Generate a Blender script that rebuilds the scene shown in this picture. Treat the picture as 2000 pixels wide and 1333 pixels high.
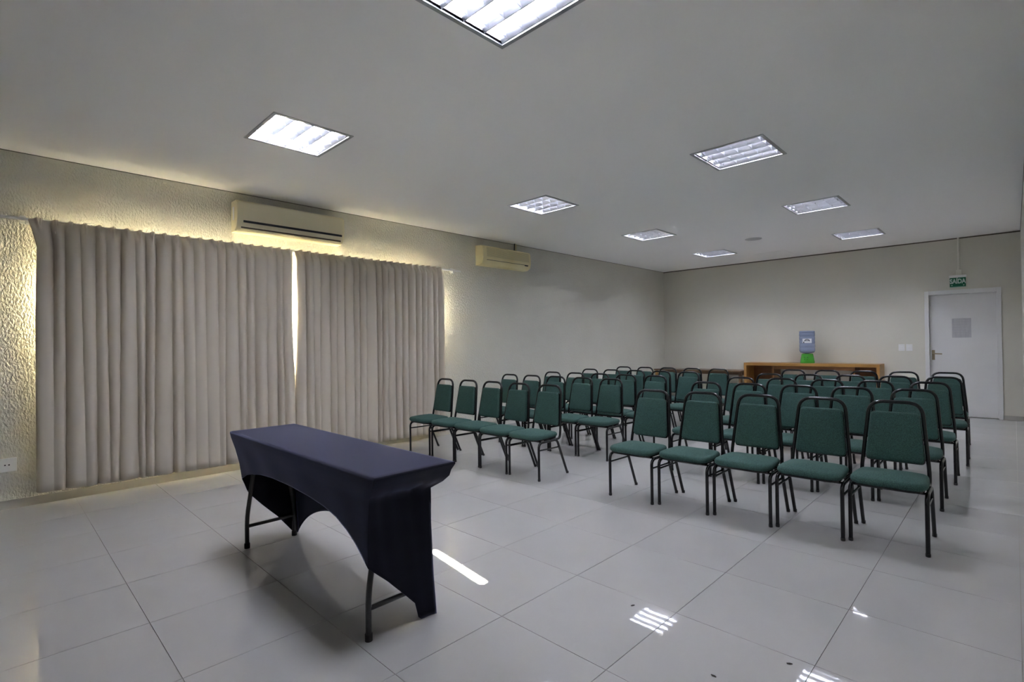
import bpy, bmesh, math, random
from mathutils import Vector, Matrix
random.seed(7)
SC = bpy.context.scene
COL = SC.collection
for o in list(bpy.data.objects):
    bpy.data.objects.remove(o, do_unlink=True)

# ------------------------------------------------------------------ camera
CAM_H = 1.3186
cam = bpy.data.cameras.new('camera'); camo = bpy.data.objects.new('camera', cam); COL.objects.link(camo)
cam.sensor_fit = 'HORIZONTAL'; cam.sensor_width = 36.0; cam.lens = 1000.74 * 36.0 / 2000.0
cam.clip_start = 0.02; cam.clip_end = 200
_r = Vector((0.714124, 0.699889, -0.013500)); _u = Vector((0.014568, 0.004422, 0.999884)); _f = Vector((-0.699868, 0.714238, 0.007038))
m = Matrix(((_r.x, _u.x, -_f.x, 0), (_r.y, _u.y, -_f.y, 0), (_r.z, _u.z, -_f.z, CAM_H), (0, 0, 0, 1)))
camo.matrix_world = m
SC.camera = camo

# ------------------------------------------------------------------ sky, sun, exposure
world = bpy.data.worlds.new('sky'); SC.world = world; world.use_nodes = True
nt = world.node_tree; nt.nodes.clear()
wo = nt.nodes.new('ShaderNodeOutputWorld'); bg = nt.nodes.new('ShaderNodeBackground')
sky = nt.nodes.new('ShaderNodeTexSky'); sky.sky_type = 'NISHITA'; sky.sun_disc = False
sky.sun_elevation = math.radians(26.7); sky.sun_rotation = math.radians(-98.3); sky.air_density = 1.0; sky.dust_density = 2.0
nt.links.new(sky.outputs[0], bg.inputs[0]); nt.links.new(bg.outputs[0], wo.inputs[0])
bg.inputs[1].default_value = 5.0
sun = bpy.data.lights.new('sun', 'SUN'); suno = bpy.data.objects.new('sun', sun); COL.objects.link(suno)
sun.energy = 750.0; sun.angle = math.radians(0.35); sun.color = (1.0, 0.93, 0.80)
sd = Vector((1.0, -0.146, -0.502 * 1.0106)).normalized()
suno.rotation_euler = sd.to_track_quat('-Z', 'Y').to_euler(); suno.location = (-12, 3.5, 6)
TUBE_POWER = 102.0
SC.view_settings.view_transform = 'Standard'; SC.view_settings.look = 'None'
SC.view_settings.gamma = 1.0; SC.view_settings.use_curve_mapping = False
SC.view_settings.exposure = 0.0
SC.cycles.use_denoising = True
SC.cycles.max_bounces = 10; SC.cycles.diffuse_bounces = 6; SC.cycles.glossy_bounces = 5
SC.cycles.transparent_max_bounces = 8; SC.cycles.caustics_reflective = True; SC.cycles.sample_clamp_indirect = 0.0

# ------------------------------------------------------------------ dimensions (metres)
XL, XR, YF, YB, HC = -6.0305, 0.096, 11.4095, -2.6, 3.0158
TX0, TY0, TS = -2.9954, 0.5358, 0.6

# ------------------------------------------------------------------ materials
def principled(name, color, rough=0.5, metal=0.0, **kw):
    mt = bpy.data.materials.new(name); mt.use_nodes = True
    b = mt.node_tree.nodes['Principled BSDF']
    b.inputs['Base Color'].default_value = (*color, 1); b.inputs['Roughness'].default_value = rough; b.inputs['Metallic'].default_value = metal
    for k, v in kw.items():
        b.inputs[k].default_value = v
    return mt
def nodes(mt): return mt.node_tree.nodes, mt.node_tree.links, mt.node_tree.nodes['Principled BSDF']
def coords(mt, scale=(1, 1, 1), space='Object'):
    n, l, b = nodes(mt)
    tc = n.new('ShaderNodeTexCoord'); mp = n.new('ShaderNodeMapping'); mp.inputs['Scale'].default_value = scale
    l.new(tc.outputs[space], mp.inputs[0]); return mp.outputs[0]
def mottle(mt, c1, c2, scale=3.0, detail=4.0, vscale=(1, 1, 1), lo=0.35, hi=0.65):
    n, l, b = nodes(mt)
    t = n.new('ShaderNodeTexNoise'); t.inputs['Scale'].default_value = scale; t.inputs['Detail'].default_value = detail
    l.new(coords(mt, vscale), t.inputs['Vector'])
    r = n.new('ShaderNodeValToRGB'); r.color_ramp.elements[0].position = lo; r.color_ramp.elements[1].position = hi
    r.color_ramp.elements[0].color = (*c1, 1); r.color_ramp.elements[1].color = (*c2, 1)
    l.new(t.outputs['Fac'], r.inputs[0]); l.new(r.outputs[0], b.inputs['Base Color'])
    return t
def bump(mt, scale, dist, strength=1.0, vscale=(1, 1, 1), detail=2.0, kind='noise'):
    n, l, b = nodes(mt)
    if kind == 'noise':
        t = n.new('ShaderNodeTexNoise'); t.inputs['Detail'].default_value = detail; out = t.outputs['Fac']
    else:
        t = n.new('ShaderNodeTexVoronoi'); out = t.outputs['Distance']
    t.inputs['Scale'].default_value = scale
    l.new(coords(mt, vscale), t.inputs['Vector'])
    bp = n.new('ShaderNodeBump'); bp.inputs['Strength'].default_value = strength; bp.inputs['Distance'].default_value = dist
    l.new(out, bp.inputs['Height']); l.new(bp.outputs[0], b.inputs['Normal'])

M = {}
M['wall_tex'] = principled('textured_wall_paint', (0.64, 0.62, 0.545), 0.55); mottle(M['wall_tex'], (0.62, 0.60, 0.525), (0.655, 0.635, 0.56), 1.3)
bump(M['wall_tex'], 62.0, 0.016, 1.0, (1, 1, 0.6), 3.0)
M['wall'] = principled('smooth_wall_paint', (0.66, 0.64, 0.56), 0.6); mottle(M['wall'], (0.645, 0.625, 0.545), (0.675, 0.655, 0.575), 0.8)
bump(M['wall'], 60.0, 0.001, 0.6)
M['ceiling'] = principled('ceiling_plaster', (0.93, 0.928, 0.92), 0.8)
M['shadow_gap'] = principled('ceiling_gap', (0.18, 0.16, 0.12), 0.8)
M['grout'] = principled('grout', (0.30, 0.285, 0.26), 0.8)
M['tile'] = principled('polished_tile', (0.50, 0.49, 0.475), 0.025); mottle(M['tile'], (0.485, 0.475, 0.46), (0.515, 0.505, 0.49), 1.6, 5)
M['tile'].node_tree.nodes['Principled BSDF'].inputs['IOR'].default_value = 1.85
M['skirting'] = principled('tile_skirting', (0.47, 0.45, 0.41), 0.25)
M['white'] = principled('white_paint', (0.76, 0.76, 0.755), 0.4); mottle(M['white'], (0.74, 0.74, 0.735), (0.78, 0.78, 0.775), 2.0)
M['plastic'] = principled('white_plastic', (0.80, 0.80, 0.79), 0.35)
M['dark'] = principled('dark_plastic', (0.015, 0.015, 0.02), 0.5)
M['brown_dark'] = principled('dark_brown_vent', (0.05, 0.032, 0.02), 0.6)
M['acw'] = principled('ivory_plastic', (0.76, 0.69, 0.48), 0.4); mottle(M['acw'], (0.75, 0.68, 0.47), (0.77, 0.70, 0.49), 2.0)
M['acy'] = principled('yellowed_plastic', (0.80, 0.70, 0.40), 0.45); mottle(M['acy'], (0.77, 0.65, 0.34), (0.83, 0.74, 0.46), 3.0)
M['acy2'] = principled('yellowed_grille', (0.58, 0.51, 0.30), 0.5)
M['metal'] = principled('brushed_metal', (0.55, 0.53, 0.48), 0.3, 1.0)
M['frame_metal'] = principled('lamp_frame_metal', (0.42, 0.43, 0.44), 0.35, 0.6)
M['alu'] = principled('polished_louvre', (0.58, 0.59, 0.64), 0.30, 1.0)
M['housing'] = principled('lamp_housing', (0.70, 0.71, 0.73), 0.4)
M['tube'] = principled('fluorescent_tube', (0.9, 0.9, 0.9), 0.4)
_b = M['tube'].node_tree.nodes['Principled BSDF']; _b.inputs['Emission Color'].default_value = (0.86, 0.885, 1.0, 1); _b.inputs['Emission Strength'].default_value = TUBE_POWER
M['black_metal'] = principled('black_enamel', (0.010, 0.010, 0.012), 0.16)
M['rubber'] = principled('rubber', (0.015, 0.015, 0.015), 0.7)
M['fabric'] = principled('green_weave', (0.03, 0.10, 0.085), 0.85)
def weave(mt, c1, c2, scale):
    n, l, b = nodes(mt)
    v = coords(mt)
    ck = n.new('ShaderNodeTexVoronoi'); ck.inputs['Scale'].default_value = scale; l.new(v, ck.inputs['Vector'])
    r = n.new('ShaderNodeValToRGB'); r.color_ramp.elements[0].position = 0.15; r.color_ramp.elements[1].position = 0.55
    r.color_ramp.elements[0].color = (*c1, 1); r.color_ramp.elements[1].color = (*c2, 1)
    l.new(ck.outputs['Distance'], r.inputs[0]); l.new(r.outputs[0], b.inputs['Base Color'])
    bp = n.new('ShaderNodeBump'); bp.inputs['Strength'].default_value = 0.5; bp.inputs['Distance'].default_value = 0.002
    l.new(ck.outputs['Distance'], bp.inputs['Height']); l.new(bp.outputs[0], b.inputs['Normal'])
weave(M['fabric'], (0.062, 0.158, 0.134), (0.027, 0.070, 0.060), 230.0)
M['fabric'].node_tree.nodes['Principled BSDF'].inputs['Sheen Weight'].default_value = 0.0
M['curtain'] = principled('taupe_blackout_cloth', (0.63, 0.565, 0.475), 0.8); mottle(M['curtain'], (0.61, 0.545, 0.455), (0.65, 0.585, 0.495), 2.0, 3, (1, 1, 0.25))
bump(M['curtain'], 500.0, 0.0006, 0.4)
M['bounce_lining'] = principled('cream_bounce_sheet', (0.78, 0.72, 0.60), 0.8)
M['cover'] = principled('navy_stretch_cloth', (0.008, 0.008, 0.016), 0.8)
M['cover'].node_tree.nodes['Principled BSDF'].inputs['Specular IOR Level'].default_value = 0.12
_b = M['cover'].node_tree.nodes['Principled BSDF']; _b.inputs['Sheen Weight'].default_value = 0.95; _b.inputs['Sheen Roughness'].default_value = 0.35; _b.inputs['Sheen Tint'].default_value = (0.55, 0.58, 0.95, 1)
bump(M['cover'], 700.0, 0.0004, 0.3)
M['table_top'] = principled('table_laminate', (0.5, 0.5, 0.48), 0.5)
M['table_leg'] = principled('table_leg_enamel', (0.022, 0.022, 0.024), 0.4)
def wood(name, c1, c2, vscale):
    mt = principled(name, c1, 0.35); mottle(mt, c1, c2, 3.0, 6, vscale, 0.3, 0.7); return mt
M['wood'] = wood('amber_wood', (0.34, 0.17, 0.045), (0.46, 0.25, 0.075), (0.6, 8, 8))
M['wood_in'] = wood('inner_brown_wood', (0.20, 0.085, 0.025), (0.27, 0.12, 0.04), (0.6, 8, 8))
M['wood_dark'] = wood('dark_brown_wood', (0.11, 0.06, 0.03), (0.16, 0.09, 0.045), (0.6, 8, 8))
M['green'] = principled('green_plastic', (0.08, 0.42, 0.05), 0.2)
M['bottle'] = principled('blue_water_bottle', (0.34, 0.40, 0.56), 0.15); M['bottle'].node_tree.nodes['Principled BSDF'].inputs['Transmission Weight'].default_value = 0.25
M['label'] = principled('paper_label', (0.82, 0.82, 0.84), 0.5)
M['ink'] = principled('dark_ink', (0.03, 0.03, 0.05), 0.5)
M['sign_green'] = principled('sign_green', (0.0, 0.13, 0.06), 0.4)
M['sign_white'] = principled('sign_letters', (0.62, 0.72, 0.66), 0.5)
M['paper'] = principled('grey_notice', (0.52, 0.52, 0.54), 0.4); mottle(M['paper'], (0.50, 0.50, 0.525), (0.55, 0.55, 0.565), 5.0, 3, (6, 1, 1))
M['conduit'] = principled('cream_conduit', (0.74, 0.72, 0.64), 0.4)
M['gap_shade'] = principled('painted_gap_shade', (0.10, 0.09, 0.065), 0.7)  # dark colour standing in for shade in the ceiling gap
M['handle'] = principled('aged_brass', (0.36, 0.30, 0.20), 0.3, 1.0)
M['glass'] = bpy.data.materials.new('window_glass'); M['glass'].use_nodes = True
_n = M['glass'].node_tree.nodes; _l = M['glass'].node_tree.links; _n.clear()
_o = _n.new('ShaderNodeOutputMaterial'); _mx = _n.new('ShaderNodeMixShader'); _tr = _n.new('ShaderNodeBsdfTransparent'); _gl = _n.new('ShaderNodeBsdfGlossy'); _fr = _n.new('ShaderNodeFresnel')
_tr.inputs[0].default_value = (0.93, 0.95, 0.94, 1); _gl.inputs['Roughness'].default_value = 0.02; _fr.inputs[0].default_value = 1.45
_l.new(_fr.outputs[0], _mx.inputs[0]); _l.new(_tr.outputs[0], _mx.inputs[1]); _l.new(_gl.outputs[0], _mx.inputs[2]); _l.new(_mx.outputs[0], _o.inputs[0])
M['alu_white'] = principled('window_aluminium', (0.7, 0.7, 0.7), 0.4)
M['ground'] = principled('outside_paving', (0.45, 0.43, 0.40), 0.9); mottle(M['ground'], (0.42, 0.40, 0.37), (0.48, 0.46, 0.43), 1.5)
M['outside'] = principled('sun_blocker_white', (0.80, 0.79, 0.76), 0.9); mottle(M['outside'], (0.78, 0.77, 0.74), (0.82, 0.81, 0.78), 0.7)
M['speck'] = principled('grit', (0.04, 0.035, 0.03), 0.9)

# ------------------------------------------------------------------ mesh helpers
def mk(name, bm, mat, parent=None, loc=None, smooth=False, recalc=True):
    if recalc: bmesh.ops.recalc_face_normals(bm, faces=bm.faces)
    me = bpy.data.meshes.new(name); bm.to_mesh(me); bm.free()
    if smooth:
        for p in me.polygons: p.use_smooth = True
    mats = mat if isinstance(mat, (list, tuple)) else [mat]
    for x in mats: me.materials.append(x)
    ob = bpy.data.objects.new(name, me); COL.objects.link(ob)
    if parent: ob.parent = parent
    if loc: ob.location = loc
    return ob
def smooth_by_angle(ob, deg=40):
    me = ob.data
    for p in me.polygons: p.use_smooth = True
    bm = bmesh.new(); bm.from_mesh(me); lim = math.radians(deg)
    for e in bm.edges:
        if len(e.link_faces) == 2 and e.calc_face_angle(0) > lim: e.smooth = False
    bm.to_mesh(me); bm.free(); return ob
def B(bm, x0, x1, y0, y1, z0, z1, bev=0.0, mi=0):
    vs = [bm.verts.new(p) for p in ((x0, y0, z0), (x1, y0, z0), (x1, y1, z0), (x0, y1, z0), (x0, y0, z1), (x1, y0, z1), (x1, y1, z1), (x0, y1, z1))]
    fs = [bm.faces.new([vs[i] for i in q]) for q in ((3, 2, 1, 0), (4, 5, 6, 7), (0, 1, 5, 4), (1, 2, 6, 5), (2, 3, 7, 6), (3, 0, 4, 7))]
    for f_ in fs: f_.material_index = mi
    if bev > 0:
        es = {e for f_ in fs for e in f_.edges}
        bmesh.ops.bevel(bm, geom=list(es), offset=bev, segments=2, profile=0.5, affect='EDGES')
    return bm
def box(name, mat, x0, x1, y0, y1, z0, z1, parent=None, bev=0.0):
    return mk(name, B(bmesh.new(), x0, x1, y0, y1, z0, z1, bev), mat, parent)
def fillet(pts, rad, n=6):
    pts = [Vector(p) for p in pts]; out = [pts[0]]
    for i in range(1, len(pts) - 1):
        a, b, c = pts[i - 1], pts[i], pts[i + 1]
        r = rad[i - 1] if isinstance(rad, (list, tuple)) else rad
        d1 = (a - b); d2 = (c - b); r = min(r, d1.length * 0.48, d2.length * 0.48)
        p, q = b + d1.normalized() * r, b + d2.normalized() * r
        for k in range(n + 1):
            t = k / n; out.append(p * (1 - t) ** 2 + b * 2 * t * (1 - t) + q * t * t)
    out.append(pts[-1]); return out
def tube(bm, pts, r, seg=10, caps=True):
    pts = [Vector(p) for p in pts]; rings = []; prev = None
    for i, p in enumerate(pts):
        t = (pts[min(i + 1, len(pts) - 1)] - pts[max(i - 1, 0)]).normalized()
        if prev is None:
            up = Vector((0, 0, 1)) if abs(t.z) < 0.9 else Vector((1, 0, 0))
            n = (up - t * up.dot(t)).normalized()
        else:
            n = (prev - t * prev.dot(t)).normalized()
        prev = n; bnm = t.cross(n)
        rr = r(i / (len(pts) - 1)) if callable(r) else r
        rings.append([bm.verts.new(p + (n * math.cos(2 * math.pi * k / seg) + bnm * math.sin(2 * math.pi * k / seg)) * rr) for k in range(seg)])
    for a, b in zip(rings, rings[1:]):
        for k in range(seg): bm.faces.new((a[k], a[(k + 1) % seg], b[(k + 1) % seg], b[k]))
    if caps: bm.faces.new(rings[0]); bm.faces.new(rings[-1])
    return bm
def tube_ob(name, mat, pts, r, parent=None, seg=10):
    return smooth_by_angle(mk(name, tube(bmesh.new(), pts, r, seg), mat, parent), 50)
def lathe(bm, prof, seg=32, c=(0, 0, 0)):
    rings = []
    for r, z in prof:
        if r < 1e-6: rings.append([bm.verts.new((c[0], c[1], c[2] + z))])
        else: rings.append([bm.verts.new((c[0] + r * math.cos(2 * math.pi * k / seg), c[1] + r * math.sin(2 * math.pi * k / seg), c[2] + z)) for k in range(seg)])
    for a, b in zip(rings, rings[1:]):
        for k in range(seg):
            k2 = (k + 1) % seg
            if len(a) == 1 and len(b) == 1: continue
            if len(a) == 1: bm.faces.new((a[0], b[k], b[k2]))
            elif len(b) == 1: bm.faces.new((a[k], a[k2], b[0]))
            else: bm.faces.new((a[k], a[k2], b[k2], b[k]))
    return bm
def round_poly(corners, n=6):
    out = []
    N = len(corners)
    for i in range(N):
        a = Vector(corners[i - 1][:2]); b = Vector(corners[i][:2]); c = Vector(corners[(i + 1) % N][:2]); r = corners[i][2]
        p = b + (a - b).normalized() * r; q = b + (c - b).normalized() * r
        for k in range(n + 1):
            t = k / n; out.append(p * (1 - t) ** 2 + b * 2 * t * (1 - t) + q * t * t)
    return out
def cushion(bm, poly, fn, h0, h1, er, crown, crown_b=0.0):
    ca = sum(p.x for p in poly) / len(poly); cb = sum(p.y for p in poly) / len(poly)
    ha = (max(p.x for p in poly) - min(p.x for p in poly)) / 2; hb = (max(p.y for p in poly) - min(p.y for p in poly)) / 2
    rings = []
    def ring(ins, h, s=1.0):
        sa, sb = (1 - ins / ha) * s, (1 - ins / hb) * s
        rings.append([bm.verts.new(fn(ca + (p.x - ca) * sa, cb + (p.y - cb) * sb, h)) for p in poly])
    for s in (0.3, 0.65): ring(er, h0 - crown_b * (1 - s * s), s)
    for k in range(5):
        a = math.pi / 2 * k / 4; ring(er * (1 - math.sin(a)), h0 + er * (1 - math.cos(a)))
    for k in range(5):
        a = math.pi / 2 * k / 4; ring(er * (1 - math.cos(a)), h1 - er * (1 - math.sin(a)))
    for s in (0.92, 0.8, 0.6, 0.35, 0.12): ring(er, h1 + crown * (1 - s ** 2.2), s)
    L = len(poly)
    for a, b in zip(rings, rings[1:]):
        for k in range(L): bm.faces.new((a[k], a[(k + 1) % L], b[(k + 1) % L], b[k]))
    bm.faces.new(rings[0]); bm.faces.new(rings[-1])
    return bm
def tag(o, label=None, cat=None, group=None, kind=None):
    if label: o['label'] = label
    if cat: o['category'] = cat
    if group: o['group'] = group
    if kind: o['kind'] = kind
    return o
def empty(name, loc=(0, 0, 0), rz=0.0):
    e = bpy.data.objects.new(name, None); COL.objects.link(e); e.location = loc; e.rotation_euler = (0, 0, rz); e.empty_display_size = 0.05
    return e
def copy_tree(o, parent=None):
    c = o.copy(); COL.objects.link(c); c.parent = parent
    for ch in o.children: copy_tree(ch, c)
    return c
def struct(o): o['kind'] = 'structure'; return o
def text_mesh(name, body, size, mat, parent, loc, rot, depth=0.001, bold=0.0):
    cu = bpy.data.curves.new(name, 'FONT'); cu.body = body; cu.size = size; cu.extrude = depth; cu.offset = bold; cu.align_x = 'CENTER'; cu.align_y = 'CENTER'
    t = bpy.data.objects.new(name, cu); COL.objects.link(t)
    dg = bpy.context.evaluated_depsgraph_get(); dg.update()
    me = bpy.data.meshes.new_from_object(t.evaluated_get(dg)); bpy.data.objects.remove(t, do_unlink=True)
    me.materials.clear(); me.materials.append(mat)
    ob = bpy.data.objects.new(name, me); COL.objects.link(ob); ob.parent = parent; ob.location = loc; ob.rotation_euler = rot
    return ob

# ------------------------------------------------------------------ room shell
WT = 0.16
floor = struct(box('floor', M['grout'], XL - WT, XR + WT, YB - WT, YF + WT, -0.12, -0.0035))
tag(floor, 'polished light grey square floor tiles with thin dark joints')
_tm = {}
def tile_mesh(w, d):
    key = (round(w, 3), round(d, 3))
    if key not in _tm:
        bm = bmesh.new(); B(bm, 0, w, 0, d, -0.010, 0.0)
        bmesh.ops.recalc_face_normals(bm, faces=bm.faces)
        me = bpy.data.meshes.new('floor_tile'); bm.to_mesh(me); bm.free(); me.materials.append(M['tile']); _tm[key] = me
    return _tm[key]
GAP = 0.0032
i0 = math.floor((XL - TX0) / TS); i1 = math.ceil((XR - TX0) / TS); j0 = math.floor((YB - TY0) / TS); j1 = math.ceil((YF - TY0) / TS)
for i in range(i0, i1):
    for j in range(j0, j1):
        xa, xb = max(TX0 + i * TS, XL) + GAP / 2, min(TX0 + (i + 1) * TS, XR) - GAP / 2
        ya, yb = max(TY0 + j * TS, YB) + GAP / 2, min(TY0 + (j + 1) * TS, YF) - GAP / 2
        if xb - xa < 0.012 or yb - ya < 0.012: continue
        t = bpy.data.objects.new('floor_tile', tile_mesh(xb - xa, yb - ya)); COL.objects.link(t); t.parent = floor; t.location = (xa, ya, 0)

# lamp positions
LX = (-4.085, -1.755); LY = (1.75, 4.745, 7.28, 9.75)
HO = 0.29
CG = 0.0
# ceiling with openings for the recessed lamps
def grid_sheet(bm, xs, ys, hole, z0, z1):
    for a in range(len(xs) - 1):
        for b in range(len(ys) - 1):
            if hole((xs[a] + xs[a + 1]) / 2, (ys[b] + ys[b + 1]) / 2): continue
            for z in (z0, z1):
                bm.faces.new([bm.verts.new((x, y, z)) for x, y in ((xs[a], ys[b]), (xs[a + 1], ys[b]), (xs[a + 1], ys[b + 1]), (xs[a], ys[b + 1]))])
xs = sorted([XL + CG, XR - CG] + [x + s * HO for x in LX for s in (-1, 1)]); ys = sorted([YB + CG, YF - CG] + [y + s * HO for y in LY for s in (-1, 1)])
bm = bmesh.new()
inh = lambda x, y: any(abs(x - a) < HO for a in LX) and any(abs(y - b) < HO for b in LY)
for a in range(len(xs) - 1):
    for b in range(len(ys) - 1):
        if inh((xs[a] + xs[a + 1]) / 2, (ys[b] + ys[b + 1]) / 2): continue
        B(bm, xs[a], xs[a + 1], ys[b], ys[b + 1], HC, HC + 0.02)
bmesh.ops.remove_doubles(bm, verts=bm.verts, dist=1e-5)
# drop the interior walls between neighbouring cells
seen = {}
for f_ in bm.faces: seen.setdefault(tuple(round(v, 4) for v in f_.calc_center_median()), []).append(f_)
kill = [f_ for fs in seen.values() if len(fs) > 1 for f_ in fs]
bmesh.ops.delete(bm, geom=kill, context='FACES')
ceiling = struct(mk('ceiling', bm, M['ceiling'])); tag(ceiling, 'flat white plaster ceiling')
roof = struct(box('ceiling_void', M['shadow_gap'], XL - WT, XR + WT, YB - WT, YF + WT, HC + 0.20, HC + 0.26)); roof['kind'] = 'structure'

WY0, WY1, WZ0, WZ1 = 0.50, 4.52, 1.10, 2.08
bm = bmesh.new()
TOP = HC + 0.20
B(bm, XL - WT, XL, YB - WT, WY0, -0.12, TOP); B(bm, XL - WT, XL, WY1, YF + WT, -0.12, TOP)
B(bm, XL - WT, XL, WY0, WY1, -0.12, WZ0); B(bm, XL - WT, XL, WY0, WY1, WZ1, TOP)
wl = struct(mk('wall_left', bm, M['wall_tex'])); tag(wl, 'greenish cream wall with coarse stippled texture behind the curtains')
DX0, DX1, DZ = -1.062, -0.182, 2.085
bm = bmesh.new()
B(bm, XL, DX0, YF, YF + WT, -0.12, TOP); B(bm, DX1, XR, YF, YF + WT, -0.12, TOP); B(bm, DX0, DX1, YF, YF + WT, DZ, TOP)
wf = struct(mk('wall_far', bm, M['wall'])); tag(wf, 'smooth cream end wall with the door and the counter')
wr = struct(box('wall_right', M['wall_tex'], XR, XR + WT, YB - WT, YF + WT, -0.12, TOP)); tag(wr, 'cream stippled wall at the right edge')
wb = struct(box('wall_back', M['wall'], XL, XR, YB - WT, YB, -0.12, TOP)); tag(wb, 'cream wall behind the viewer')
SK = 0.072
b1 = struct(box('baseboard_left', M['skirting'], XL, XL + 0.010, YB, YF, 0.0, SK)); tag(b1, 'grey tile baseboard along the curtain wall')
b2 = struct(mk('baseboard_far', B(B(bmesh.new(), XL + 0.010, -1.108, YF - 0.010, YF, 0.0, SK), -0.136, XR, YF - 0.010, YF, 0.0, SK), M['skirting'])); tag(b2, 'grey tile baseboard along the end wall')
b3 = struct(box('baseboard_right', M['skirting'], XR - 0.010, XR, YB, YF - 0.010, 0.0, SK)); tag(b3, 'grey tile baseboard along the right wall')

for nm, bx in (('gap_shade_1', (XL + 0.004, XR - 0.004, YF - 0.004, YF)), ('gap_shade_2', (XL, XL + 0.004, YB, YF)), ('gap_shade_3', (XR - 0.004, XR, YB, YF))):
    struct(tag(box(nm, M['gap_shade'], *bx, HC - (0.006 if nm == 'gap_shade_2' else 0.020), HC), 'thin dark strip painted as the shadow line between wall and ceiling'))  # dark strips paint the shadow gap under the ceiling
# outside, seen only through the slit between the curtains
struct(tag(box('outside_ground', M['ground'], -40, XL - WT, -25, 30, -0.30, -0.15), 'pale paving outside the window'))
struct(tag(box('sun_blocker_wall', M['outside'], -9.25, -9.0, -14, 20, -0.15, 3.217), 'white wall added outside the window to cut off the lower sun'))  # added sun blocker, its height ends the sun streak on the floor

struct(tag(box('door_light_blocker', M['wall'], DX0 - 0.3, DX1 + 0.3, YF + WT, YF + WT + 0.1, -0.12, TOP), 'unseen slab added behind the door to stop outside light'))  # added blocker against daylight leaking under the door
# window
win = struct(empty('window_1', (XL - 0.10, WY0, WZ0))); tag(win, 'wide aluminium window hidden behind the curtains')
def wpart(name, mat, x0, x1, y0, y1, z0, z1): 
    o = box(name, mat, x0 - win.location.x, x1 - win.location.x, y0 - WY0, y1 - WY0, z0 - WZ0, z1 - WZ0, win); return o
fw = 0.035
for nm, y0, y1, z0, z1 in (('frame_rail', WY0, WY1, WZ1 - fw, WZ1), ('frame_rail', WY0, WY1, WZ0, WZ0 + fw), ('frame_stile', WY0, WY0 + fw, WZ0 + fw, WZ1 - fw), ('frame_stile', WY1 - fw, WY1, WZ0 + fw, WZ1 - fw)):
    wpart(nm, M['alu_white'], XL - 0.13, XL - 0.07, y0, y1, z0, z1)
ymull = [WY0 + fw, 1.40, 3.30, WY1 - fw]
for ym in ymull[1:-1]: wpart('mullion', M['alu_white'], XL - 0.125, XL - 0.075, ym - 0.02, ym + 0.02, WZ0 + fw, WZ1 - fw)
for k in range(3):
    a = ymull[k] + (0.02 if k > 0 else 0); b = ymull[k + 1] - (0.02 if k < 2 else 0)
    wpart('pane', M['glass'], XL - 0.103, XL - 0.099, a, b, WZ0 + fw, WZ1 - fw)

# door
door = struct(empty('door_1', (DX0, YF, 0))); tag(door, 'white flush door in the end wall with a lever handle')
def dpart(name, mat, x0, x1, y0, y1, z0, z1, bev=0.0, par=None):
    return box(name, mat, x0 - DX0, x1 - DX0, y0 - YF, y1 - YF, z0, z1, par or door, bev)
dpart('jamb', M['white'], DX0 - 0.045, DX0 + 0.012, YF - 0.018, YF + WT, 0, DZ + 0.058, 0.003)
dpart('jamb', M['white'], DX1 - 0.012, DX1 + 0.045, YF - 0.018, YF + WT, 0, DZ + 0.058, 0.003)
dpart('head', M['white'], DX0 + 0.012, DX1 - 0.012, YF - 0.018, YF + WT, DZ - 0.012, DZ + 0.058, 0.003)
leaf = dpart('door_leaf', M['white'], DX0 + 0.014, DX1 - 0.014, YF + 0.065, YF + 0.10, 0.006, DZ - 0.014, 0.002)
pl = dpart('handle_plate', M['handle'], DX0 + 0.038, DX0 + 0.078, YF + 0.058, YF + 0.065, 0.955, 1.125, 0.003, leaf)
hx = DX0 + 0.058
tube_ob('lever', M['handle'], fillet([(hx - DX0, 0.060, 1.065), (hx - DX0, 0.008, 1.065), (hx - DX0 + 0.12, 0.008, 1.060)], 0.02), 0.010, leaf)
nt_ = box('notice', M['paper'], -0.752, -0.508, YF + 0.0615, YF + 0.0640, 1.335, 1.66); tag(nt_, 'grey laminated notice sheet fixed to the white door', 'notice')
for k in range(5): box('text_line', principled('faint_print%d' % k, (0.46, 0.46, 0.48), 0.5), -0.735, -0.735 + (0.20, 0.18, 0.21, 0.17, 0.19)[k], YF + 0.0609, YF + 0.0615, 1.60 - k * 0.045, 1.604 - k * 0.045, nt_)

# switches and socket plates
def plate(name, label, cat, c, w, h, axis, grp=None):
    e = empty(name, c); tag(e, label, cat, grp)
    if axis == 'far':
        box('cover_plate', M['plastic'], -w / 2, w / 2, -0.009, 0, -h / 2, h / 2, e, 0.003)
    else:
        box('cover_plate', M['plastic'], 0, 0.009, -w / 2, w / 2, -h / 2, h / 2, e, 0.003)
    return e
for xx, lab in ((-1.437, 'white double light switch plate, farther from the door'), (-1.328, 'white light switch plate, nearer the door frame')):
    e = plate('light_switch', lab, 'switch', (xx, YF, 1.172), 0.088, 0.118, 'far', 'light switches beside the door')
    n = 2 if 'double' in lab else 1
    for k in range(n): box('rocker', M['plastic'], -0.026 + k * 0.028 - (0 if n == 2 else -0.014), -0.002 + k * 0.028 - (0 if n == 2 else -0.014), -0.013, -0.008, -0.028, 0.028, e, 0.002)
e = plate('wall_socket', 'white twin wall socket low on the textured wall by the curtain', 'socket', (XL, 0.100, 0.368), 0.118, 0.115, 'left')
for dy in (-0.012, 0.012): box('socket_hole', M['dark'], 0.0085, 0.0095, dy - 0.005, dy + 0.005, -0.005, 0.005, e)
e = plate('wall_socket', 'white socket box on the end wall under the counter', 'socket', (-2.905, YF, 0.595), 0.16, 0.06, 'far')

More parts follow.
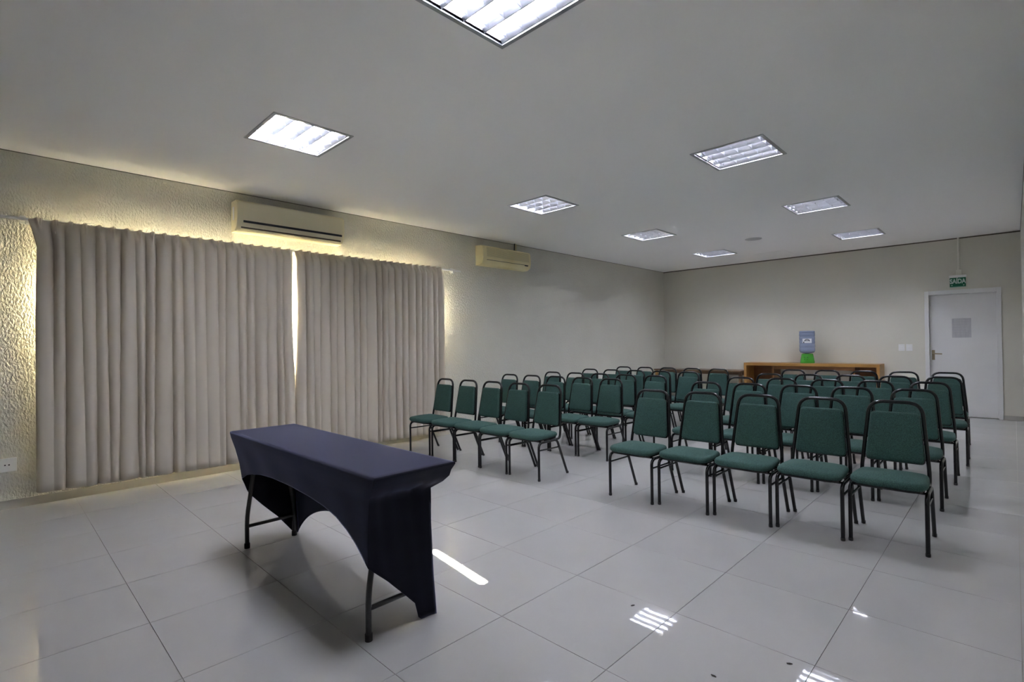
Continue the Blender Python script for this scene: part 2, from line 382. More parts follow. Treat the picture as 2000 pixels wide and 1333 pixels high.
# exit sign with conduit
sg = empty('exit_sign', (-0.660, YF - 0.055, 2.19)); tag(sg, 'green exit sign reading SAÍDA above the white door', 'sign')
box('bracket', M['plastic'], -0.012, 0.012, 0.012, 0.055, 0.165, 0.19, sg, 0.002)
box('sign_plate', M['sign_green'], -0.102, 0.102, -0.006, 0.006, 0.0, 0.150, sg, 0.001)
box('lower_edge', principled('sign_lower_strip', (0.30, 0.48, 0.38), 0.4), -0.102, 0.102, -0.007, 0.007, -0.010, 0.001, sg)
box('lamp_housing', M['plastic'], -0.108, 0.108, -0.020, 0.020, 0.150, 0.192, sg, 0.004)
text_mesh('lettering', 'SAÍDA', 0.094, M['sign_white'], sg, (0, -0.0075, 0.086), (math.pi / 2, 0, 0), 0.001, 0.0035).scale = (0.76, 1.12, 1)
for sx in (-0.075, 0.075):
    bm = bmesh.new(); bm.faces.new([bm.verts.new(p) for p in ((sx - 0.012, -0.0075, 0.03), (sx + 0.012, -0.0075, 0.03), (sx, -0.0075, 0.010))]); mk('arrow', bm, M['sign_white'], sg)
cd = empty('conduit', (-0.648, YF - 0.012, 2.44)); tag(cd, 'cream conduit pipe running from the ceiling to the exit sign', 'conduit')
tube_ob('pipe', M['conduit'], [(0, 0, 0.03), (0, 0, HC - 2.44 - 0.002)], 0.014, cd)
smooth_by_angle(mk('junction_box', B(bmesh.new(), -0.034, 0.034, -0.03, 0.012, -0.055, 0.032, 0.005), M['conduit'], cd))
tube_ob('cable', M['wall'], fillet([(0, -0.012, -0.05), (0.0, -0.02, -0.075), (0.05, -0.03, -0.058)], 0.02), 0.004, cd)

# round plate and access panel on the ceiling
o = mk('ceiling_disc', lathe(bmesh.new(), [(0, -0.010), (0.085, -0.010), (0.105, -0.008), (0.128, -0.004), (0.13, 0)], 32, (-3.06, 8.866, HC)), principled('disc_grey', (0.48, 0.48, 0.48), 0.6)); smooth_by_angle(o)
tag(o, 'flat round grey disc fitted to the ceiling', 'ceiling vent')
o = box('access_panel', M['ceiling'], -3.58, -3.03, 10.42, 10.88, HC - 0.004, HC); tag(o, 'faint rectangular access panel in the ceiling near the end wall', 'panel')

# ------------------------------------------------------------------ recessed fluorescent lights
def make_light():
    root = empty('ceiling_light')
    bm = bmesh.new(); fo, fi = 0.312, 0.286
    for a in ((-fo, fo, -fo, -fi), (-fo, fo, fi, fo), (-fo, -fi, -fi, fi), (fi, fo, -fi, fi)): B(bm, a[0], a[1], a[2], a[3], -0.006, 0.001)
    mk('frame', bm, M['frame_metal'], root)
    bm = bmesh.new(); h = HO; t = 0.115
    for q in (((-h, -h, t), (h, -h, t), (h, h, t), (-h, h, t)), ((-h, -h, 0), (h, -h, 0), (h, -h, t), (-h, -h, t)), ((-h, h, 0), (h, h, 0), (h, h, t), (-h, h, t)), ((-h, -h, 0), (-h, h, 0), (-h, h, t), (-h, -h, t)), ((h, -h, 0), (h, h, 0), (h, h, t), (h, -h, t))):
        bm.faces.new([bm.verts.new(p) for p in q])
    mk('housing', bm, M['housing'], root)
    for k in range(4):
        y = -0.2175 + 0.145 * k
        smooth_by_angle(mk('fluorescent_tube', tube(bmesh.new(), [(-0.275, y, 0.062), (0.275, y, 0.062)], 0.013, 12), M['tube'], root))
    L = 0.285
    for y in (-0.145, 0.0, 0.145):
        bm = bmesh.new(); sec = [(-0.003, 0.003), (0.003, 0.003), (0.012, 0.022), (0.026, 0.046), (-0.026, 0.046), (-0.012, 0.022)]
        ra = [bm.verts.new((-L, y + a, b)) for a, b in sec]; rb = [bm.verts.new((L, y + a, b)) for a, b in sec]
        for k in range(6): bm.faces.new((ra[k], ra[(k + 1) % 6], rb[(k + 1) % 6], rb[k]))
        bm.faces.new(ra); bm.faces.new(rb); mk('louvre_blade', bm, M['alu'], root)
    for s in (-1, 1):
        bm = bmesh.new(); sec = [(0.286, 0.003), (0.282, 0.003), (0.272, 0.022), (0.260, 0.046), (0.286, 0.046)]
        ra = [bm.verts.new((-L, s * a, b)) for a, b in sec]; rb = [bm.verts.new((L, s * a, b)) for a, b in sec]
        for k in range(5): bm.faces.new((ra[k], ra[(k + 1) % 5], rb[(k + 1) % 5], rb[k]))
        bm.faces.new(ra); bm.faces.new(rb); mk('side_reflector', bm, M['alu'], root)
    for lane in range(4):
        yc = -0.2175 + 0.145 * lane
        for x in (-0.24, -0.12, 0.0, 0.12, 0.24):
            if lane == 0: pass
            bm = bmesh.new(); n = 6; lo = []; hi = []
            for k in range(n + 1):
                a = -0.068 + 0.136 * k / n; z = 0.006 + 0.012 * (1 - (2 * k / n - 1) ** 2)
                lo.append((yc + a, z))
            va = [[bm.verts.new((x + d, y, z)) for y, z in lo] for d in (-0.0012, 0.0012)]
            vb = [[bm.verts.new((x + d, y, 0.044)) for y, z in lo] for d in (-0.005, 0.005)]
            for k in range(n):
                bm.faces.new((va[0][k], va[0][k + 1], vb[0][k + 1], vb[0][k])); bm.faces.new((va[1][k], va[1][k + 1], vb[1][k + 1], vb[1][k]))
                bm.faces.new((va[0][k], va[0][k + 1], va[1][k + 1], va[1][k])); bm.faces.new((vb[0][k], vb[0][k + 1], vb[1][k + 1], vb[1][k]))
            mk('cross_blade', bm, M['alu'], root)
    return root
LPOS = ['nearest the draped table', 'second from the draped table', 'third from the draped table', 'nearest the end wall']
proto_l = make_light()
for ci, x in enumerate(LX):
    for ri, y in enumerate(LY):
        o = proto_l if (ci, ri) == (0, 0) else copy_tree(proto_l)
        o.location = (x, y, HC)
        tag(o, 'recessed louvred fluorescent ceiling light, ' + ('window-side' if ci == 0 else 'door-side') + ' row, ' + LPOS[ri], 'ceiling light', 'recessed ceiling lights')

# ------------------------------------------------------------------ curtain rail and curtains
RX, RZ = -5.972, 2.437
rail = empty('curtain_rail', (RX, 2.5, RZ)); tag(rail, 'white curtain rail above the window, running the width of the curtains', 'curtain rail')
smooth_by_angle(mk('track', B(bmesh.new(), -0.011, 0.011, -3.6, 2.50, -0.010, 0.014, 0.003), M['plastic'], rail))
for yy in (0.205, 2.50, 4.87):
    bk = smooth_by_angle(mk('bracket', B(B(bmesh.new(), XL - RX, 0.014, yy - 2.5 - 0.014, yy - 2.5 + 0.014, 0.012, 0.020), XL - RX, XL - RX + 0.006, yy - 2.5 - 0.020, yy - 2.5 + 0.020, -0.03, 0.04), M['plastic'], rail))
for yy in (0.235, 4.85): box('end_stop', M['plastic'], -0.016, 0.020, yy - 2.5 - 0.018, yy - 2.5 + 0.018, -0.040, -0.010, rail, 0.004)

def curtain(name, label, y0t, y1t, edge0, edge1, zbot, nf, seed):
    rnd = random.Random(seed); zt = 2.452; x0 = -5.852
    W = y1t - y0t; step = W / nf; cr = []
    for k in range(nf + 1):      # creases between the pleats
        cr.append(dict(b=y0t + W * k / nf + (rnd.uniform(-0.22, 0.22) * step if 0 < k < nf else 0), D=rnd.uniform(0.072, 0.125), d=rnd.uniform(-0.24, 0.24) * step, ph=rnd.uniform(0, 6.28), f=rnd.uniform(1.5, 4.0), fade=rnd.choice((0, 0, 0, 0.5, 0.8)) * rnd.choice((-1, 1)), sk=rnd.uniform(-0.55, 0.55)))
    pin = [dict(c=y0t + step * (k + 0.5) + rnd.uniform(-0.008, 0.008), ph=rnd.uniform(0, 6.28)) for k in range(nf)]
    ny = nf * 22; nz = 46
    grid = []
    for iz in range(nz + 1):
        t = (iz / nz) ** 1.35; row = []; prm = []
        for k, c in enumerate(cr):
            wob = 0.5 + 0.5 * math.sin(c['f'] * t + c['ph'])
            D = c['D'] * (0.62 + 0.38 * wob) * (1 - max(0, c['fade']) * t) * (1 + min(0, c['fade']) * (1 - t) * 0.8)
            by = c['b'] + (c['d'] * t + 0.08 * step * math.sin(2.5 * t + c['ph'])) * (1 if 0 < k < nf else 0)
            prm.append((by, D, c['sk']))
        kk = 0
        for iy in range(ny + 1):
            s = iy / ny; yt = y0t + W * s
            z = zt + (zbot(s) - zt) * t
            hd = max(0.0, 1 - (zt - z) / 0.13); hd = hd * hd * (3 - 2 * hd)
            while kk < nf - 1 and yt > prm[kk + 1][0]: kk += 1
            ba, Da, sk = prm[kk]; bb, Db, _s = prm[kk + 1]
            u = max(-1.0, min(1.0, 2 * (yt - ba) / (bb - ba) - 1)); Dl = Da + (Db - Da) * (u + 1) / 2
            u2 = max(-1.0, min(1.0, u + sk * 0.5 * (1 - u * u)))
            x = -Dl * (1 - (1 - abs(u2) ** 2.2) ** 0.62)
            xp = -0.088; sag = 1.0
            for q in pin:
                d = abs(yt - q['c'])
                if d < 0.04: xp += 0.066 * math.exp(-(d / 0.010) ** 2); sag = min(sag, d / 0.04)
            x = x * (1 - hd) + xp * hd + 0.004 * math.sin(9 * yt + 2 * t) + 0.002 * math.sin(41 * yt + 4 * t + seed)
            a0, a1 = edge0(z) - y0t, edge1(z) - y1t
            y = yt + a0 * max(0, 1 - s * nf / 2.2) + a1 * max(0, 1 - (1 - s) * nf / 2.2)
            zz = z - sag * 0.010 * max(0, 1 - t * 24)
            row.append((x0 + x, y, zz))
        grid.append(row)
    root = empty(name, (x0, (y0t + y1t) / 2, 0.10)); tag(root, label, 'curtain')
    def sheet(nm, mat, dx, zmax):
        bm = bmesh.new()
        vg = [[bm.verts.new(Vector((x + dx, y, min(z, zmax))) - root.location) for x, y, z in r] for r in grid]
        for a, b in zip(vg, vg[1:]):
            for k in range(ny): bm.faces.new((a[k], a[k + 1], b[k + 1], b[k]))
        return mk(nm, bm, mat, root, smooth=True)
    o = sheet('cloth', M['curtain'], 0.0, 9)
    so = o.modifiers.new('thickness', 'SOLIDIFY'); so.thickness = 0.0025; so.offset = 0
    sheet('bounce_lining', M['bounce_lining'], -0.010, zt - 0.04)  # unseen pale sheet added to bounce more sun onto wall and ceiling
    for c in pin:   # stitched pinch pleats
        lx, ly, lz = root.location
        for sg_ in (-1, 1):
            tube_ob('pinch_pleat', M['curtain'], [(x0 - 0.045 - lx, c['c'] - ly + sg_ * 0.010, zt - 0.002 - lz), (x0 - 0.030 - lx, c['c'] - ly + sg_ * 0.002, zt - 0.075 - lz), (x0 - 0.010 - lx, c['c'] - ly + sg_ * 0.010, zt - 0.13 - lz)], lambda q: 0.007 - 0.002 * q, root, 6)
    return root
def interp(tab):
    def f_(z):
        if z <= tab[0][0]: return tab[0][1]
        for (a, va), (b, vb) in zip(tab, tab[1:]):
            if z <= b: return va + (vb - va) * (z - a) / (b - a)
        return tab[-1][1]
    return f_
gl = interp([(0.0, 2.468), (0.9, 2.464), (1.25, 2.456), (1.6, 2.448), (2.1, 2.452), (2.43, 2.458)])
gr = interp([(0.0, 2.470), (0.9, 2.473), (1.25, 2.480), (1.6, 2.487), (2.1, 2.484), (2.43, 2.484)])
le = interp([(0.0, 0.275), (1.6, 0.275), (2.2, 0.285), (2.43, 0.235)])
re_ = interp([(0.0, 4.62), (2.43, 4.62)])
curtain('curtain', 'taupe pleated curtain on the left of the gap, behind the draped table', 0.255, 2.455, le, gl, lambda s: 0.125 - 0.03 * s, 22, 3)
curtain('curtain', 'taupe pleated curtain on the right of the gap, beside the chairs', 2.485, 4.62, gr, re_, lambda s: 0.088 - 0.01 * s, 21, 11)

# ------------------------------------------------------------------ air conditioners
def extrude_profile(prof, y0, y1):
    bm = bmesh.new()
    a = [bm.verts.new((x, y0, z)) for x, z in prof]; b = [bm.verts.new((x, y1, z)) for x, z in prof]
    n = len(prof)
    for k in range(n): bm.faces.new((a[k], a[(k + 1) % n], b[(k + 1) % n], b[k]))
    fa = bm.faces.new(a); fb = bm.faces.new(b)
    es = list(fa.edges) + list(fb.edges)
    bmesh.ops.bevel(bm, geom=es, offset=0.012, segments=3, affect='EDGES')
    return bm
ac = empty('air_conditioner', (XL, 2.445, 2.575)); tag(ac, 'large ivory split air conditioner with a black slot, above the curtains', 'air conditioner', 'wall air conditioners')
p2 = [v.to_tuple() for v in round_poly([(0.0, 0.0, 0.002), (0.130, 0.0, 0.03), (0.178, 0.055, 0.03), (0.198, 0.150, 0.05), (0.190, 0.322, 0.03), (0.0, 0.325, 0.002)], 5)]
smooth_by_angle(mk('casing', extrude_profile(p2, -0.605, 0.605), M['acw'], ac), 35)
o = box('front_slot', M['dark'], 0.183, 0.1945, -0.545, 0.570, 0.098, 0.121, ac)
o.rotation_euler = (0, math.radians(4), 0)
o = box('air_outlet', M['brown_dark'], 0.10, 0.1665, -0.560, 0.570, 0.030, 0.046, ac)
for k in range(1): box('outlet_flap', M['acw'], 0.150, 0.1690, -0.560, 0.570, 0.018, 0.028, ac)
box('label_strip', M['label'], 0.05, 0.10, -0.6075, -0.6055, 0.12, 0.26, ac)
ac = empty('air_conditioner', (XL, 5.905, 2.572)); tag(ac, 'smaller yellowed air conditioner with a slatted grille, beyond the curtains', 'air conditioner', 'wall air conditioners')
p2 = [v.to_tuple() for v in round_poly([(0.0, 0.0, 0.002), (0.135, 0.0, 0.03), (0.172, 0.05, 0.03), (0.185, 0.12, 0.03), (0.172, 0.300, 0.03), (0.0, 0.315, 0.002)], 5)]
smooth_by_angle(mk('casing', extrude_profile(p2, -0.545, 0.545), M['acy'], ac), 35)
for k in range(9):
    z = 0.135 + k * 0.0165; x = 0.1835 - (z - 0.12) * 0.072
    box('grille_slat', M['acy2'], x - 0.004, x + 0.004, -0.47, 0.50, z, z + 0.008, ac)
box('outlet_gap', M['dark'], 0.165, 0.1795, -0.47, 0.49, 0.077, 0.083, ac)
box('display', M['dark'], 0.165, 0.178, 0.40, 0.48, 0.064, 0.078, ac)
tube_ob('pipe', M['acy2'], [(0.03, 0.34, 0.31), (0.03, 0.34, HC - 2.572 + 0.01)], 0.012, ac)
tube_ob('pipe', M['dark'], [(0.05, 0.28, 0.31), (0.05, 0.29, HC - 2.572 + 0.01)], 0.008, ac)

# ------------------------------------------------------------------ draped folding table
tb = empty('folding_table', (-2.87, 1.375, 0)); tag(tb, 'folding table with dark bent tube legs under the navy cover', 'table')
tox, toy = tb.location.x, tb.location.y
box('tabletop', M['table_top'], -3.845 - tox, -1.985 - tox, 1.17 - toy, 1.58 - toy, 0.712, 0.740, tb, 0.004)
for lx, nm in ((-3.632, 'l'), (-2.085, 'r')):
    for sgn, yy in ((-1, 1.185), (1, 1.495)):
        cyy = 1.345
        pts = fillet([(lx - tox, (yy - sgn * 0.075) - toy, 0.712), (lx - tox, (yy - sgn * 0.022) - toy, 0.34), (lx - tox, yy - toy, 0.20), (lx - tox, yy - toy, 0.012)], 0.10)
        leg = tube_ob('leg', M['table_leg'], pts, 0.0135, tb, 12)
        mk('foot_cap', lathe(bmesh.new(), [(0, 0), (0.017, 0), (0.0175, 0.03), (0.0155, 0.034), (0, 0.034)], 14, (lx - tox, yy - toy, 0)), M['rubber'], leg, smooth=False)
    tube_ob('crossbar', M['table_leg'], [(lx - tox, 1.187 - toy, 0.142), (lx - tox, 1.493 - toy, 0.142)], 0.0115, tb)
# stretch cover
def ctab(tab): 
    fx = interp([(z, x) for z, x, y in tab]); fy = interp([(z, y) for z, x, y in tab])
    return lambda z: Vector((fx(z), fy(z)))
NL = ctab([(0.40, -3.660, 1.168), (0.46, -3.664, 1.168), (0.55, -3.700, 1.166), (0.64, -3.760, 1.160), (0.71, -3.825, 1.154), (0.748, -3.858, 1.154)])
NR = ctab([(0.30, -2.056, 1.168), (0.50, -2.052, 1.167), (0.64, -2.030, 1.162), (0.70, -1.990, 1.154), (0.748, -1.968, 1.151)])
RR = ctab([(0.0, -2.050, 1.535), (0.2, -2.054, 1.522), (0.45, -2.056, 1.512), (0.638, -2.052, 1.510), (0.652, -2.020, 1.560), (0.668, -1.998, 1.578), (0.71, -1.988, 1.588), (0.748, -1.962, 1.600)])
RL = ctab([(0.0, -3.668, 1.535), (0.2, -3.664, 1.522), (0.45, -3.664, 1.512), (0.60, -3.690, 1.520), (0.66, -3.76, 1.56), (0.70, -3.830, 1.590), (0.748, -3.860, 1.602)])
zn = interp([(0.0, 0.455), (0.06, 0.492), (0.13, 0.515), (0.22, 0.535), (0.34, 0.548), (0.50, 0.547), (0.63, 0.538), (0.74, 0.520), (0.82, 0.497), (0.885, 0.460), (0.93, 0.420), (0.965, 0.380), (1.0, 0.335)])
def zback(u):
    a = abs(2 * u - 1); return 0.285 * (1 - a ** 2.6) ** 0.9 if a < 1 else 0.0
ze = interp([(0.0, 0.335), (0.3, 0.240), (0.54, 0.150), (0.71, 0.082), (0.735, 0.004), (1.0, 0.002)])
zl = interp([(0.0, 0.455), (0.1, 0.355), (0.35, 0.255), (0.62, 0.155), (0.9, 0.02), (0.95, 0.004), (1.0, 0.002)])
bm = bmesh.new(); ZT = 0.748; NV = 26; RIM = 0.011
SG = {id(NL): Vector((1, 1)), id(NR): Vector((-1, 1)), id(RR): Vector((-1, -1)), id(RL): Vector((1, -1))}
def side(C0, C1, zb, n, pull):
    cols = []
    for i in range(n + 1):
        u = i / n; col = []
        rows = [(ZT - RIM * (1 - math.cos(q)), RIM * (1 - math.sin(q))) for q in (0, 0.39, 0.785, 1.18)]
        rows += [(ZT - RIM + (zb(u) - ZT + RIM) * k / NV, 0.0) for k in range(NV + 1)]
        for z, ins in rows:
            a, b = C0(z) + SG[id(C0)] * ins, C1(z) + SG[id(C1)] * ins; p = a + (b - a) * u
            mid = 4 * u * (1 - u); nrm = Vector((b.y - a.y, a.x - b.x)).normalized()
            low = max(0.0, min(1.0, (ZT - RIM - z) / 0.12))
            cr = 0.0022 * math.sin(26 * u + 9 * z) * low * (0.3 + 0.7 * abs(2 * u - 1)) * min(1.0, 12 * u * (1 - u))
            p = p + nrm * (-pull * mid * low + cr)
            col.append(bm.verts.new((p.x, p.y, z)))
        cols.append(col)
    for a, b in zip(cols, cols[1:]):
        for k in range(len(a) - 1): bm.faces.new((a[k], b[k], b[k + 1], a[k + 1]))
side(NL, NR, zn, 60, 0.004)
side(NR, RR, ze, 26, 0.012)
side(RR, RL, lambda u: zback(u), 60, 0.004)
side(RL, NL, lambda u: zl(1 - u), 26, 0.012)
c = [C(ZT) + SG[id(C)] * RIM for C in (NL, NR, RR, RL)]; nx, ny = 60, 26; tg = []
for i in range(nx + 1):
    row = []
    for j in range(ny + 1):
        u, v = i / nx, j / ny; p = (c[0] * (1 - u) + c[1] * u) * (1 - v) + (c[3] * (1 - u) + c[2] * u) * v
        row.append(bm.verts.new((p.x, p.y, ZT)))
    tg.append(row)
for i in range(nx):
    for j in range(ny): bm.faces.new((tg[i][j], tg[i + 1][j], tg[i + 1][j + 1], tg[i][j + 1]))
bmesh.ops.remove_doubles(bm, verts=bm.verts, dist=0.0006)
cv = mk('table_cover', bm, M['cover'], smooth=True); smooth_by_angle(cv, 50)
so = cv.modifiers.new('thickness', 'SOLIDIFY'); so.thickness = 0.002; so.offset = 1
tag(cv, 'navy stretch cover pulled over the folding table with arched sides', 'table cover')

# ------------------------------------------------------------------ stacking chairs
TR = 0.0122
def make_chair():
    root = empty('stacking_chair')
    seat_poly = round_poly([(-0.198, -0.048, 0.085), (0.198, -0.048, 0.085), (0.205, 0.10, 0.05), (0.186, 0.325, 0.055), (-0.186, 0.325, 0.055), (-0.205, 0.10, 0.05)], 5)
    seat = mk('seat', cushion(bmesh.new(), seat_poly, lambda a, b, h: (a, b, h), 0.387, 0.438, 0.025, 0.024), M['fabric'], root, smooth=True)
    pan = round_poly([(-0.186, -0.036, 0.08), (0.186, -0.036, 0.08), (0.180, 0.312, 0.05), (-0.180, 0.312, 0.05)], 4)
    mk('seat_pan', cushion(bmesh.new(), pan, lambda a, b, h: (a, b, h), 0.3765, 0.391, 0.004, 0.0), M['black_metal'], root)
    for s in (-1, 1):
        x = s * 0.198
        l1 = tube_ob('leg', M['black_metal'], fillet([(x, 0.0, 0.012), (x, 0.0, 0.3645), (x, 0.15, 0.3645)], 0.055), TR, root)
        mk('rubber_foot', lathe(bmesh.new(), [(0, 0), (0.0125, 0), (0.0135, 0.004), (0.0135, 0.020), (0, 0.020)], 10, (x, 0.0, 0)), M['rubber'], l1)
        l2 = tube_ob('leg', M['black_metal'], fillet([(x, 0.15, 0.3645), (x, 0.275, 0.3645), (x, 0.432, 0.012)], 0.045), TR, root)
        mk('rubber_foot', lathe(bmesh.new(), [(0, 0), (0.0125, 0), (0.0135, 0.004), (0.0135, 0.020), (0, 0.020)], 10, (x, 0.4365, 0)), M['rubber'], l2)
        tube_ob('stretcher', M['black_metal'], [(x, 0.004, 0.292), (x, 0.308, 0.288)], 0.0075, root, 8)
    for y in (0.06, 0.245): tube_ob('seat_brace', M['black_metal'], [(-0.198, y, 0.3645), (0.198, y, 0.3645)], 0.008, root, 8)
    def bp(z): return 0.345 + (z - 0.42) * 0.155
    pts = [(-0.184, 0.19, 0.366), (-0.186, 0.338, 0.366), (-0.184, bp(0.45), 0.45), (-0.146, bp(0.886), 0.886), (0.146, bp(0.886), 0.886), (0.184, bp(0.45), 0.45), (0.186, 0.338, 0.366), (0.184, 0.19, 0.366)]
    tube_ob('back_frame', M['black_metal'], fillet(pts, [0.04, 0.03, 0.085, 0.085, 0.03, 0.04], 7), TR, root)
    poly = round_poly([(-0.164, 0.487, 0.035), (0.164, 0.487, 0.035), (0.1345, 0.818, 0.03), (-0.1345, 0.818, 0.03)], 5)
    ca = math.atan(0.155)
    def pf(a, b, h): return (a, bp(b) - h * math.cos(ca), b + h * math.sin(ca))
    mk('backrest', cushion(bmesh.new(), poly, pf, -0.004, 0.032, 0.016, 0.007), M['fabric'], root, smooth=True)
    poly2 = round_poly([(-0.1665, 0.482, 0.03), (0.1665, 0.482, 0.03), (0.137, 0.814, 0.03), (-0.137, 0.814, 0.03)], 4)
    mk('back_shell', cushion(bmesh.new(), poly2, pf, -0.012, 0.002, 0.005, 0.0), M['black_metal'], root)
    return root
ROWS = ['front row', 'second row', 'third row', 'fourth row', 'back row']
left = [  # (front-leg y, chair centres)
    (3.685, (-5.215, -4.765, -4.335, -3.905, -3.475)),
    (4.83, (-5.195, -4.762, -4.330, -3.898, -3.466)),
    (5.63, (-5.060, -4.626, -4.193, -3.760, -3.327)),
    (6.64, (-5.085, -4.652, -4.219, -3.786, -3.353)),
    (7.63, (-5.060, -4.627, -4.195, -3.762, -3.330))]
right = [
    (3.77, 3.965, (-2.322, -1.884, -1.450, -1.020, -0.588)),
    (4.93, 5.085, (-2.340, -1.907, -1.474, -1.042, -0.610)),
    (5.86, 6.075, (-2.322, -1.889, -1.456, -1.024, -0.592)),
    (6.74, 7.050, (-2.286, -1.854, -1.422, -0.990, -0.558)),
    (7.92, 8.050, (-2.335, -1.902, -1.469, -1.036, -0.603))]
LP = ['nearest the curtain wall', 'second from the curtain wall', 'in the middle', 'second from the aisle', 'beside the aisle']
RP = ['beside the aisle', 'second from the aisle', 'in the middle', 'second from the right wall', 'nearest the right wall']
chair0 = make_chair(); first = True
rc = random.Random(5)
def place(x, y, rz, lab, grp):
    global first
    o = chair0 if first else copy_tree(chair0); first = False
    o.location = (x, y, 0); o.rotation_euler = (0, 0, rz); tag(o, lab, 'chair', grp)
for ri, (y, xs_) in enumerate(left):
    for ci, x in enumerate(xs_):
        place(x, y + rc.uniform(-0.006, 0.006), math.radians(rc.uniform(-0.8, 0.8)), 'green padded black-framed chair, %s of the curtain-side block, %s' % (ROWS[ri], LP[ci]), 'green chairs in the curtain-side block')
for ri, (ya, yb_, xs_) in enumerate(right):
    for ci, x in enumerate(xs_):
        y = ya + (yb_ - ya) * ci / 4
        place(x, y, math.radians(1.2 + rc.uniform(-0.6, 0.6)), 'green padded black-framed chair, %s of the door-side block, %s' % (ROWS[ri], RP[ci]), 'green chairs in the door-side block')

# ------------------------------------------------------------------ furniture against the end wall
ct = empty('counter', (-2.85, 11.155, 0)); tag(ct, 'long amber wood counter with open compartments against the end wall', 'counter')
cx, cy = ct.location.x, ct.location.y
def cb(name, mat, x0, x1, y0, y1, z0, z1, bev=0.002): return box(name, mat, x0 - cx, x1 - cx, y0 - cy, y1 - cy, z0, z1, ct, bev)
CX0, CX1, CY0, CY1, CZ = -4.005, -1.690, 10.935, 11.385, 0.882
cb('top', M['wood'], CX0, CX1, CY0, CY1, CZ - 0.055, CZ)
cb('side_panel', M['wood'], CX0, CX0 + 0.05, CY0, CY1, 0.0, CZ - 0.055)
cb('side_panel', M['wood'], CX1 - 0.05, CX1, CY0, CY1, 0.0, CZ - 0.055)
cb('divider', M['wood_in'], -3.47, -3.435, CY0 + 0.03, CY1, 0.0, CZ - 0.055)
cb('divider', M['wood_in'], -2.10, -2.065, CY0 + 0.03, CY1, 0.0, CZ - 0.055)
cb('back_panel', M['wood_in'], CX0 + 0.05, -3.47, CY1 - 0.02, CY1, 0.0, CZ - 0.055)
cb('back_panel', M['wood_in'], -2.065, CX1 - 0.05, CY1 - 0.02, CY1, 0.0, CZ - 0.055)
cb('apron', M['wood_in'], -3.435, -2.10, CY0 + 0.05, CY0 + 0.07, CZ - 0.125, CZ - 0.055)
cb('shelf', M['wood_in'], CX0 + 0.05, -3.47, CY0 + 0.04, CY1 - 0.02, 0.40, 0.42)
cb('shelf', M['wood_in'], -2.065, CX1 - 0.05, CY0 + 0.04, CY1 - 0.02, 0.40, 0.42)
st = empty('side_table', (-5.0, 11.08, 0)); tag(st, 'low dark wood table with slim top in the far left corner', 'table')
sx, sy = st.location.x, st.location.y
box('tabletop', M['wood_dark'], -5.985 - sx, -4.015 - sx, 10.80 - sy, 11.37 - sy, 0.682, 0.712, st, 0.003)
for lx in (-5.965, -4.075):
    for ly in (10.83, 11.30): box('leg', M['wood'] if lx < -5 else M['wood_dark'], lx - sx, lx + 0.055 - sx, ly - sy, ly + 0.055 - sy, 0, 0.682, st, 0.002)
box('side_rail', M['wood_dark'], -5.91 - sx, -4.075 - sx, 11.31 - sy, 11.335 - sy, 0.60, 0.682, st)

wc = empty('water_dispenser', (-2.875, 11.13, CZ), math.radians(14.5)); tag(wc, 'bright green tabletop water dispenser base on the wooden counter', 'water dispenser')
mk('body', lathe(bmesh.new(), [(0, 0), (0.120, 0), (0.124, 0.008), (0.122, 0.03), (0.100, 0.165), (0.094, 0.182), (0.075, 0.186), (0.05, 0.186), (0.048, 0.150), (0, 0.150)], 40), M['green'], wc, smooth=True)
smooth_by_angle(wc.children[0], 50)
for dx in (-0.050, 0.002):
    t = tube_ob('tap', M['green'], fillet([(dx - 0.0, -0.098, 0.105), (dx, -0.140, 0.105), (dx, -0.148, 0.075)], 0.02), 0.011, wc)
    box('tap_lever', M['dark'], dx - 0.008, dx + 0.008, -0.150, -0.128, 0.112, 0.124, t, 0.002)
wbt = empty('water_bottle', (-2.875, 11.13, CZ + 0.186), math.radians(14.5)); tag(wbt, 'blue water bottle upside down on the green dispenser', 'bottle')
prof = [(0, -0.03), (0.026, -0.03), (0.028, 0.004), (0.06, 0.008), (0.115, 0.020), (0.132, 0.05)]
for k in range(5):
    z = 0.06 + k * 0.075
    prof += [(0.134, z), (0.134, z + 0.05), (0.129, z + 0.058), (0.129, z + 0.066)]
prof += [(0.134, 0.435), (0.133, 0.45), (0.122, 0.462), (0.09, 0.464), (0, 0.455)]
prof = [(r, z * 0.95) for r, z in prof]
smooth_by_angle(mk('bottle_body', lathe(bmesh.new(), prof, 40), M['bottle'], wbt), 60)
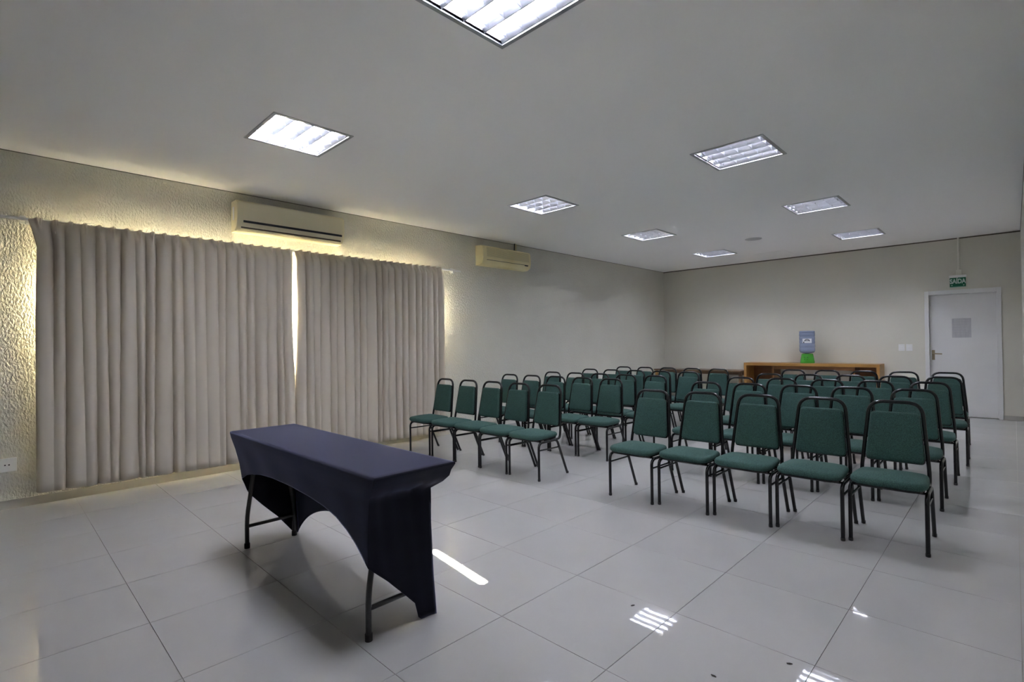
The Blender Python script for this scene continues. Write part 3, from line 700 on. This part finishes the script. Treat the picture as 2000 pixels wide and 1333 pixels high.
def patch(name, mat, a0, a1, z0, z1, r, parent, n=10):
    bm = bmesh.new(); va = []; vb = []
    for k in range(n + 1):
        a = a0 + (a1 - a0) * k / n
        va.append(bm.verts.new((r * math.cos(a), r * math.sin(a), z0))); vb.append(bm.verts.new((r * math.cos(a), r * math.sin(a), z1)))
    for k in range(n): bm.faces.new((va[k], va[k + 1], vb[k + 1], vb[k]))
    return mk(name, bm, mat, parent)
A0 = math.radians(-90)
lb = patch('label', M['label'], A0 - 0.60, A0 + 0.60, 0.205, 0.290, 0.1352, wbt)
def curved_ring(name, mat, r0, r1, a_start, a_end, zc, R, parent, off=0.0, sc=1.35):
    bm = bmesh.new(); n = 24; va = []; vb = []
    for k in range(n + 1):
        a = a_start + (a_end - a_start) * k / n
        for r, L_ in ((r0, va), (r1, vb)):
            u, z = r * math.cos(a) * sc, r * math.sin(a)
            th = A0 + (u + off) / R
            L_.append(bm.verts.new((R * math.cos(th), R * math.sin(th), zc + z)))
    for k in range(n): bm.faces.new((va[k], va[k + 1], vb[k + 1], vb[k]))
    return mk(name, bm, mat, parent)
curved_ring('emblem', M['ink'], 0.020, 0.033, -0.35, math.pi + 0.35, 0.247, 0.1358, lb)
curved_ring('emblem', M['ink'], 0.004, 0.009, 0, 2 * math.pi, 0.250, 0.1358, lb, -0.008)
curved_ring('emblem', M['ink'], 0.004, 0.009, 0, 2 * math.pi, 0.250, 0.1358, lb, 0.010)
patch('emblem', M['ink'], A0 - 0.50, A0 - 0.36, 0.205, 0.230, 0.1358, lb, 3)

# grit lying on the floor
for k, (gx, gy) in enumerate(((-0.865, 1.992), (-0.673, 2.278), (-1.385, 2.253))):
    bm = bmesh.new(); bmesh.ops.create_icosphere(bm, subdivisions=1, radius=0.008)
    for v in bm.verts: v.co = Vector((v.co.x * 1.6 + 0.002 * math.sin(9 * v.co.y * 100), v.co.y * 0.7, (v.co.z + 0.008) * 0.3))
    o = mk('floor_grit', bm, M['speck']); o.location = (gx, gy, 0); o.rotation_euler = (0, 0, 0.6 * k)
    tag(o, ('dark crumb on the floor nearest the bottom edge of the picture', 'dark crumb on the floor in front of the rightmost front chair', 'dark crumb on the floor between the sun streak and the front chairs')[k], 'crumb')
